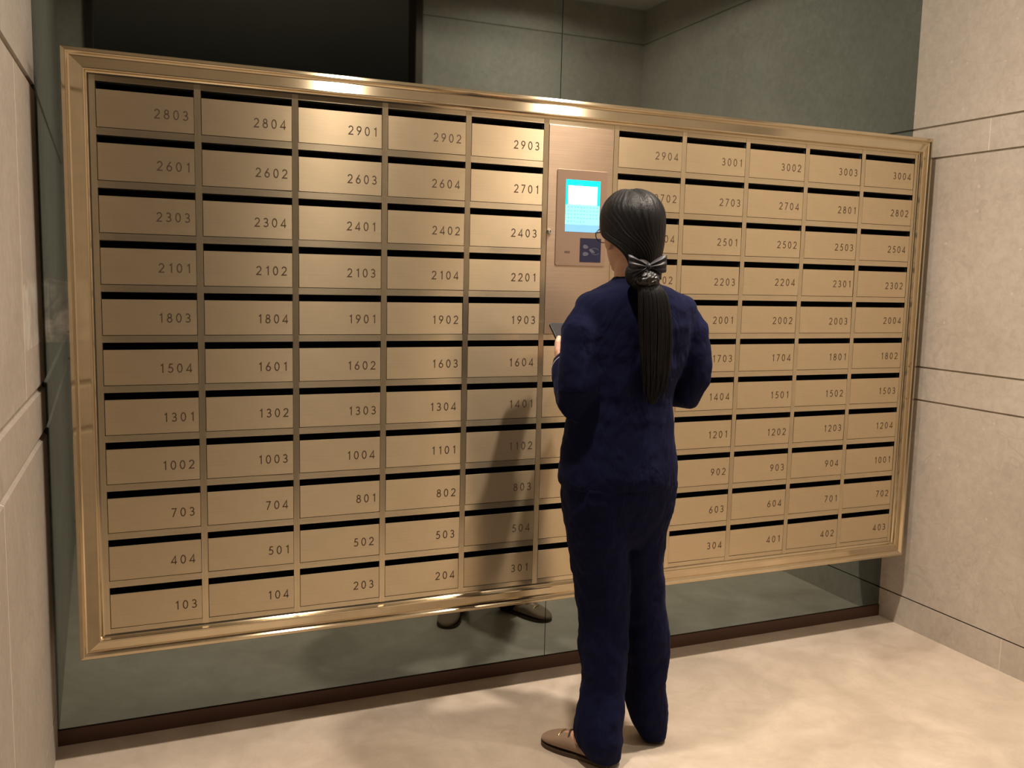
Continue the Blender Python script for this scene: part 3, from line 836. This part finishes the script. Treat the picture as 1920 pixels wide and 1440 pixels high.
# --- loafers
def shoe(hl, to):
    d = (to - hl); Ln = d.length; d.normalize(); side = Vector((-d.y, d.x, 0))
    def P(t, s, z): return tuple(hl + d*(t*Ln) + side*s + Vector((0, 0, z)))
    prof = [(0.00, .014, .046), (0.03, .024, .052), (0.10, .030, .050), (0.25, .031, .046), (0.40, .033, .046), (0.52, .038, .055), (0.60, .041, .056), (0.72, .0425, .047), (0.84, .040, .038), (0.93, .031, .030), (0.985, .016, .023), (1.0, .006, .018)]
    mb = MB(); rings = []
    for t, w, h in cr(prof, 3):
        ring = []
        for j in range(24):
            a = 2*math.pi*j/24; c, s = math.cos(a), math.sin(a)
            ring.append(P(t, w*math.copysign(abs(c)**.8, c), .010 + (h - .010) * (0.5 + 0.5*math.copysign(abs(s)**.75, s))))
        rings.append(ring)
    mb.loft(rings)
    so = MB(); pts_l, pts_r = [], []
    for t, w, h in cr(prof, 3):
        pts_l.append((t, w + .002)); pts_r.append((t, -w - .002))
    outline = pts_l + pts_r[::-1]
    so.loft([[P(t, s, z) for t, s in outline] for z in (0.0004, .0115)])
    up = p_obj(mb, 'shoe', M_SUEDE, smooth=True)
    tag(up, 'taupe suede loafer with gold bit')
    p_obj(so, 'sole', M_SOLE, up)
    # tongue edge and gold bit
    tg = MB()
    pts = [P(.60 - .05*abs(math.cos(a)), .034*math.cos(a), .030 + .0315*math.sin(a)) for a in [math.pi*i/14 for i in range(15)]]
    tg.tube(pts, [.0028]*15, 8)
    p_obj(tg, 'tongue_edge', M_SOLE, up, smooth=True)
    bt = MB()
    pts = [P(.715, .034*math.cos(a), .022 + .0290*math.sin(a)) for a in [math.pi*(.12 + .76*i/12) for i in range(13)]]
    bt.tube(pts, [.0024]*13, 8)
    for s in (-1, 1):
        bt.ell(P(.715, s*.0300, .0370), (.005, .005, .005), 0, 12, 8)
    p_obj(bt, 'gold_bit', M_GOLD, up, smooth=True)
shoe(L_HEEL, L_TOE); shoe(R_HEEL, R_TOE)

# --- hair: cap swept back to the nape, with strands
mb = MB(); hr = random.Random(11)
NPSI = 180
jit = [hr.uniform(-1, 1) for _ in range(NPSI + 1)]
jit = [(jit[i-1] + 2*jit[i] + jit[(i+1) % len(jit)]) / 4 for i in range(len(jit))]
# (height above chin, half width, front reach, back reach, angle covered from the back on her left and on her right)
HAIR = [(-.034, .042, .03, .070, 34, 50), (-.010, .054, .04, .088, 38, 62), (.015, .066, .05, .099, 42, 76), (.045, .078, .06, .106, 48, 88), (.075, .084, .07, .110, 68, 95), (.105, .086, .078, .113, 104, 110),
        (.135, .086, .088, .114, 132, 132), (.160, .084, .096, .111, 165, 165), (.180, .078, .092, .103, 179.5, 179.5), (.200, .066, .078, .088, 179.5, 179.5), (.216, .050, .055, .065, 179.5, 179.5), (.226, .030, .032, .038, 179.5, 179.5), (.230, .010, .010, .012, 179.5, 179.5)]
rows = cr(HAIR, 5); vs = []; fs = []
for i, (z, a, f, bk, hl, hr_) in enumerate(rows):
    for j in range(NPSI + 1):
        psi = math.radians(-hl + (hl + hr_) * j/NPSI)
        c, s = math.cos(psi), math.sin(psi)
        k = 1 + .006 * jit[j] * (1 if z < .215 else .3) + .003 * math.sin(j * .9 + z * 30)
        part = 1 - .035 * math.exp(-((s * a + .012) / .008) ** 2) * (1 if z > .19 else 0)
        vs.append((HC.x - .004 + a*s*k, HC.y - (bk if c > 0 else f)*c*k, HC.z + z*part + .002*jit[j]))
n = NPSI + 1
for i in range(len(rows) - 1):
    for j in range(NPSI): fs.append((i*n+j, i*n+j+1, (i+1)*n+j+1, (i+1)*n+j))
fs.append(tuple((len(rows)-1)*n + j for j in range(NPSI)))
mb.add(vs, fs)
hair = p_obj(mb, 'hair', M_HAIR, smooth=True)
sd = hair.modifiers.new('thickness', 'SOLIDIFY'); sd.thickness = 0.006; sd.offset = -1
BOW = Vector((1.318, -.682, 1.399))
# gathered nape hair
mb = MB()
mb.ell(BOW + Vector((-.004, .020, -.020)), (.042, .030, .040), nu=40, nv=18)
p_obj(mb, 'nape_knot', M_HAIR, hair, smooth=True)
# ponytail hanging down the back
mb = MB()
TAIL = [(1.324, -.680, 1.358, .030, .016), (1.334, -.694, 1.325, .042, .018), (1.342, -.698, 1.26, .047, .016), (1.350, -.694, 1.19, .045, .013), (1.355, -.689, 1.12, .036, .011), (1.356, -.686, 1.07, .025, .008), (1.355, -.684, 1.035, .010, .005)]
rows = cr(TAIL, 8); rings = []
NN = 96
tj = [hr.uniform(-1, 1) for _ in range(NN)]
for i, (x, y, z, a, b) in enumerate(rows):
    k_ = .92 - .25*(i/len(rows))**2
    rings.append([(x + k_*a*math.cos(2*math.pi*j/NN)*(1 + .06*tj[j]), y + b*math.sin(2*math.pi*j/NN)*(1 + .18*tj[j]), z) for j in range(NN)])
mb.loft(rings)
for k in range(90):
    u = hr.uniform(-1, 1); end = hr.uniform(.62, 1.0); ph0 = hr.uniform(0, 6)
    pts = []
    for i, (x, y, z, a, b) in enumerate(rows):
        t = i / (len(rows) - 1)
        if t > end: break
        pts.append((x + u*(a*1.0 + .016*t*t) + .005*t*math.sin(ph0 + 5*t), y - b*math.sqrt(max(0, 1 - u*u))*1.04 - .001, z))
    mb.tube(pts, [max(.0008, .0026*(1 - (i/len(pts))**3)) for i in range(len(pts))], 6)
p_obj(mb, 'ponytail', M_HAIR, hair, smooth=True)
# black satin bow: two pleated wings, a second pair below, the knot
VW = Vector((0.389, 0.914, 0)).normalized()
mb = MB()
def wing(sx, tip, lift, width, depth):
    nu_, nv_ = 14, 24; g = []
    for i in range(nu_ + 1):
        t = i / nu_; row = []
        for j in range(nv_ + 1):
            s = 2*j/nv_ - 1
            spread = .004 + width * (t ** .75) * (1 - .18*max(0, t - .8)/.2)
            puff = depth * math.sin(math.pi * min(1, t*.98)) ** .7
            pleat = .0042 * math.cos(s * 9) * math.sin(math.pi * min(1, .15 + t*.8))
            row.append(tuple(BOW + Vector((sx * (.003 + tip*t), -.012 - puff*(1 - s*s) - pleat, lift*t + spread*s))))
        g.append(row)
    vs = [p for r in g for p in r]; m = nv_ + 1
    mb.add(vs, [(i*m+j, i*m+j+1, (i+1)*m+j+1, (i+1)*m+j) for i in range(nu_) for j in range(nv_)])
wing(-1, .056, .006, .024, .010); wing(1, .054, .010, .023, .010)
wing(-1, .042, -.022, .014, .008); wing(1, .040, -.018, .014, .008)
mb.ell(BOW + Vector((0, -.018, 0)), (.006, .007, .009), 0, 14, 8)
bow = p_obj(mb, 'hair_bow', M_SATIN, hair, smooth=True)
sd = bow.modifiers.new('thickness', 'SOLIDIFY'); sd.thickness = 0.0012
# crinkled net bun under the bow
mb = MB(); nv_, nu_ = 18, 36; rings = []
for i in range(nv_ + 1):
    t = math.pi*(.02 + .96*i/nv_)
    rings.append([tuple(BOW + Vector((.004 + .035*(1 + .10*hr.uniform(-1, 1))*math.sin(t)*math.cos(2*math.pi*j/nu_), -.006 + .026*(1 + .10*hr.uniform(-1, 1))*math.sin(t)*math.sin(2*math.pi*j/nu_), -.032 - .024*math.cos(t)))) for j in range(nu_)])
mb.loft(rings)
p_obj(mb, 'net_scrunchie', M_NET, hair)

# ------------------------------------------------------------------ the phone in her left hand
phone = empty('smartphone', PH_C, 'black smartphone held up in the left hand of the person in navy', 'phone')
rot = Matrix((PH_W, PH_U, PH_N)).transposed().to_4x4()
phone.matrix_world = Matrix.Translation(PH_C) @ rot
def rr_pts(hw, hl, r, n=6):
    return [(cx + r*math.cos(math.radians(a0 + 90*i/n)), cy + r*math.sin(math.radians(a0 + 90*i/n)))
            for cx, cy, a0 in ((hw-r, hl-r, 0), (-hw+r, hl-r, 90), (-hw+r, -hl+r, 180), (hw-r, -hl+r, 270)) for i in range(n + 1)]
mb = MB(); mb.loft([[(x, y, z) for x, y in rr_pts(.036, .074, .009)] for z in (-.0045, .0040)])
mb.obj('phone_case', M_PHONE, phone, bevel=0.0012)
mb = MB(); mb.loft([[(x, y, z) for x, y in rr_pts(.0335, .0710, .006)] for z in (.0041, .0046)])
mb.obj('phone_screen', M_PHONE_SCR, phone)
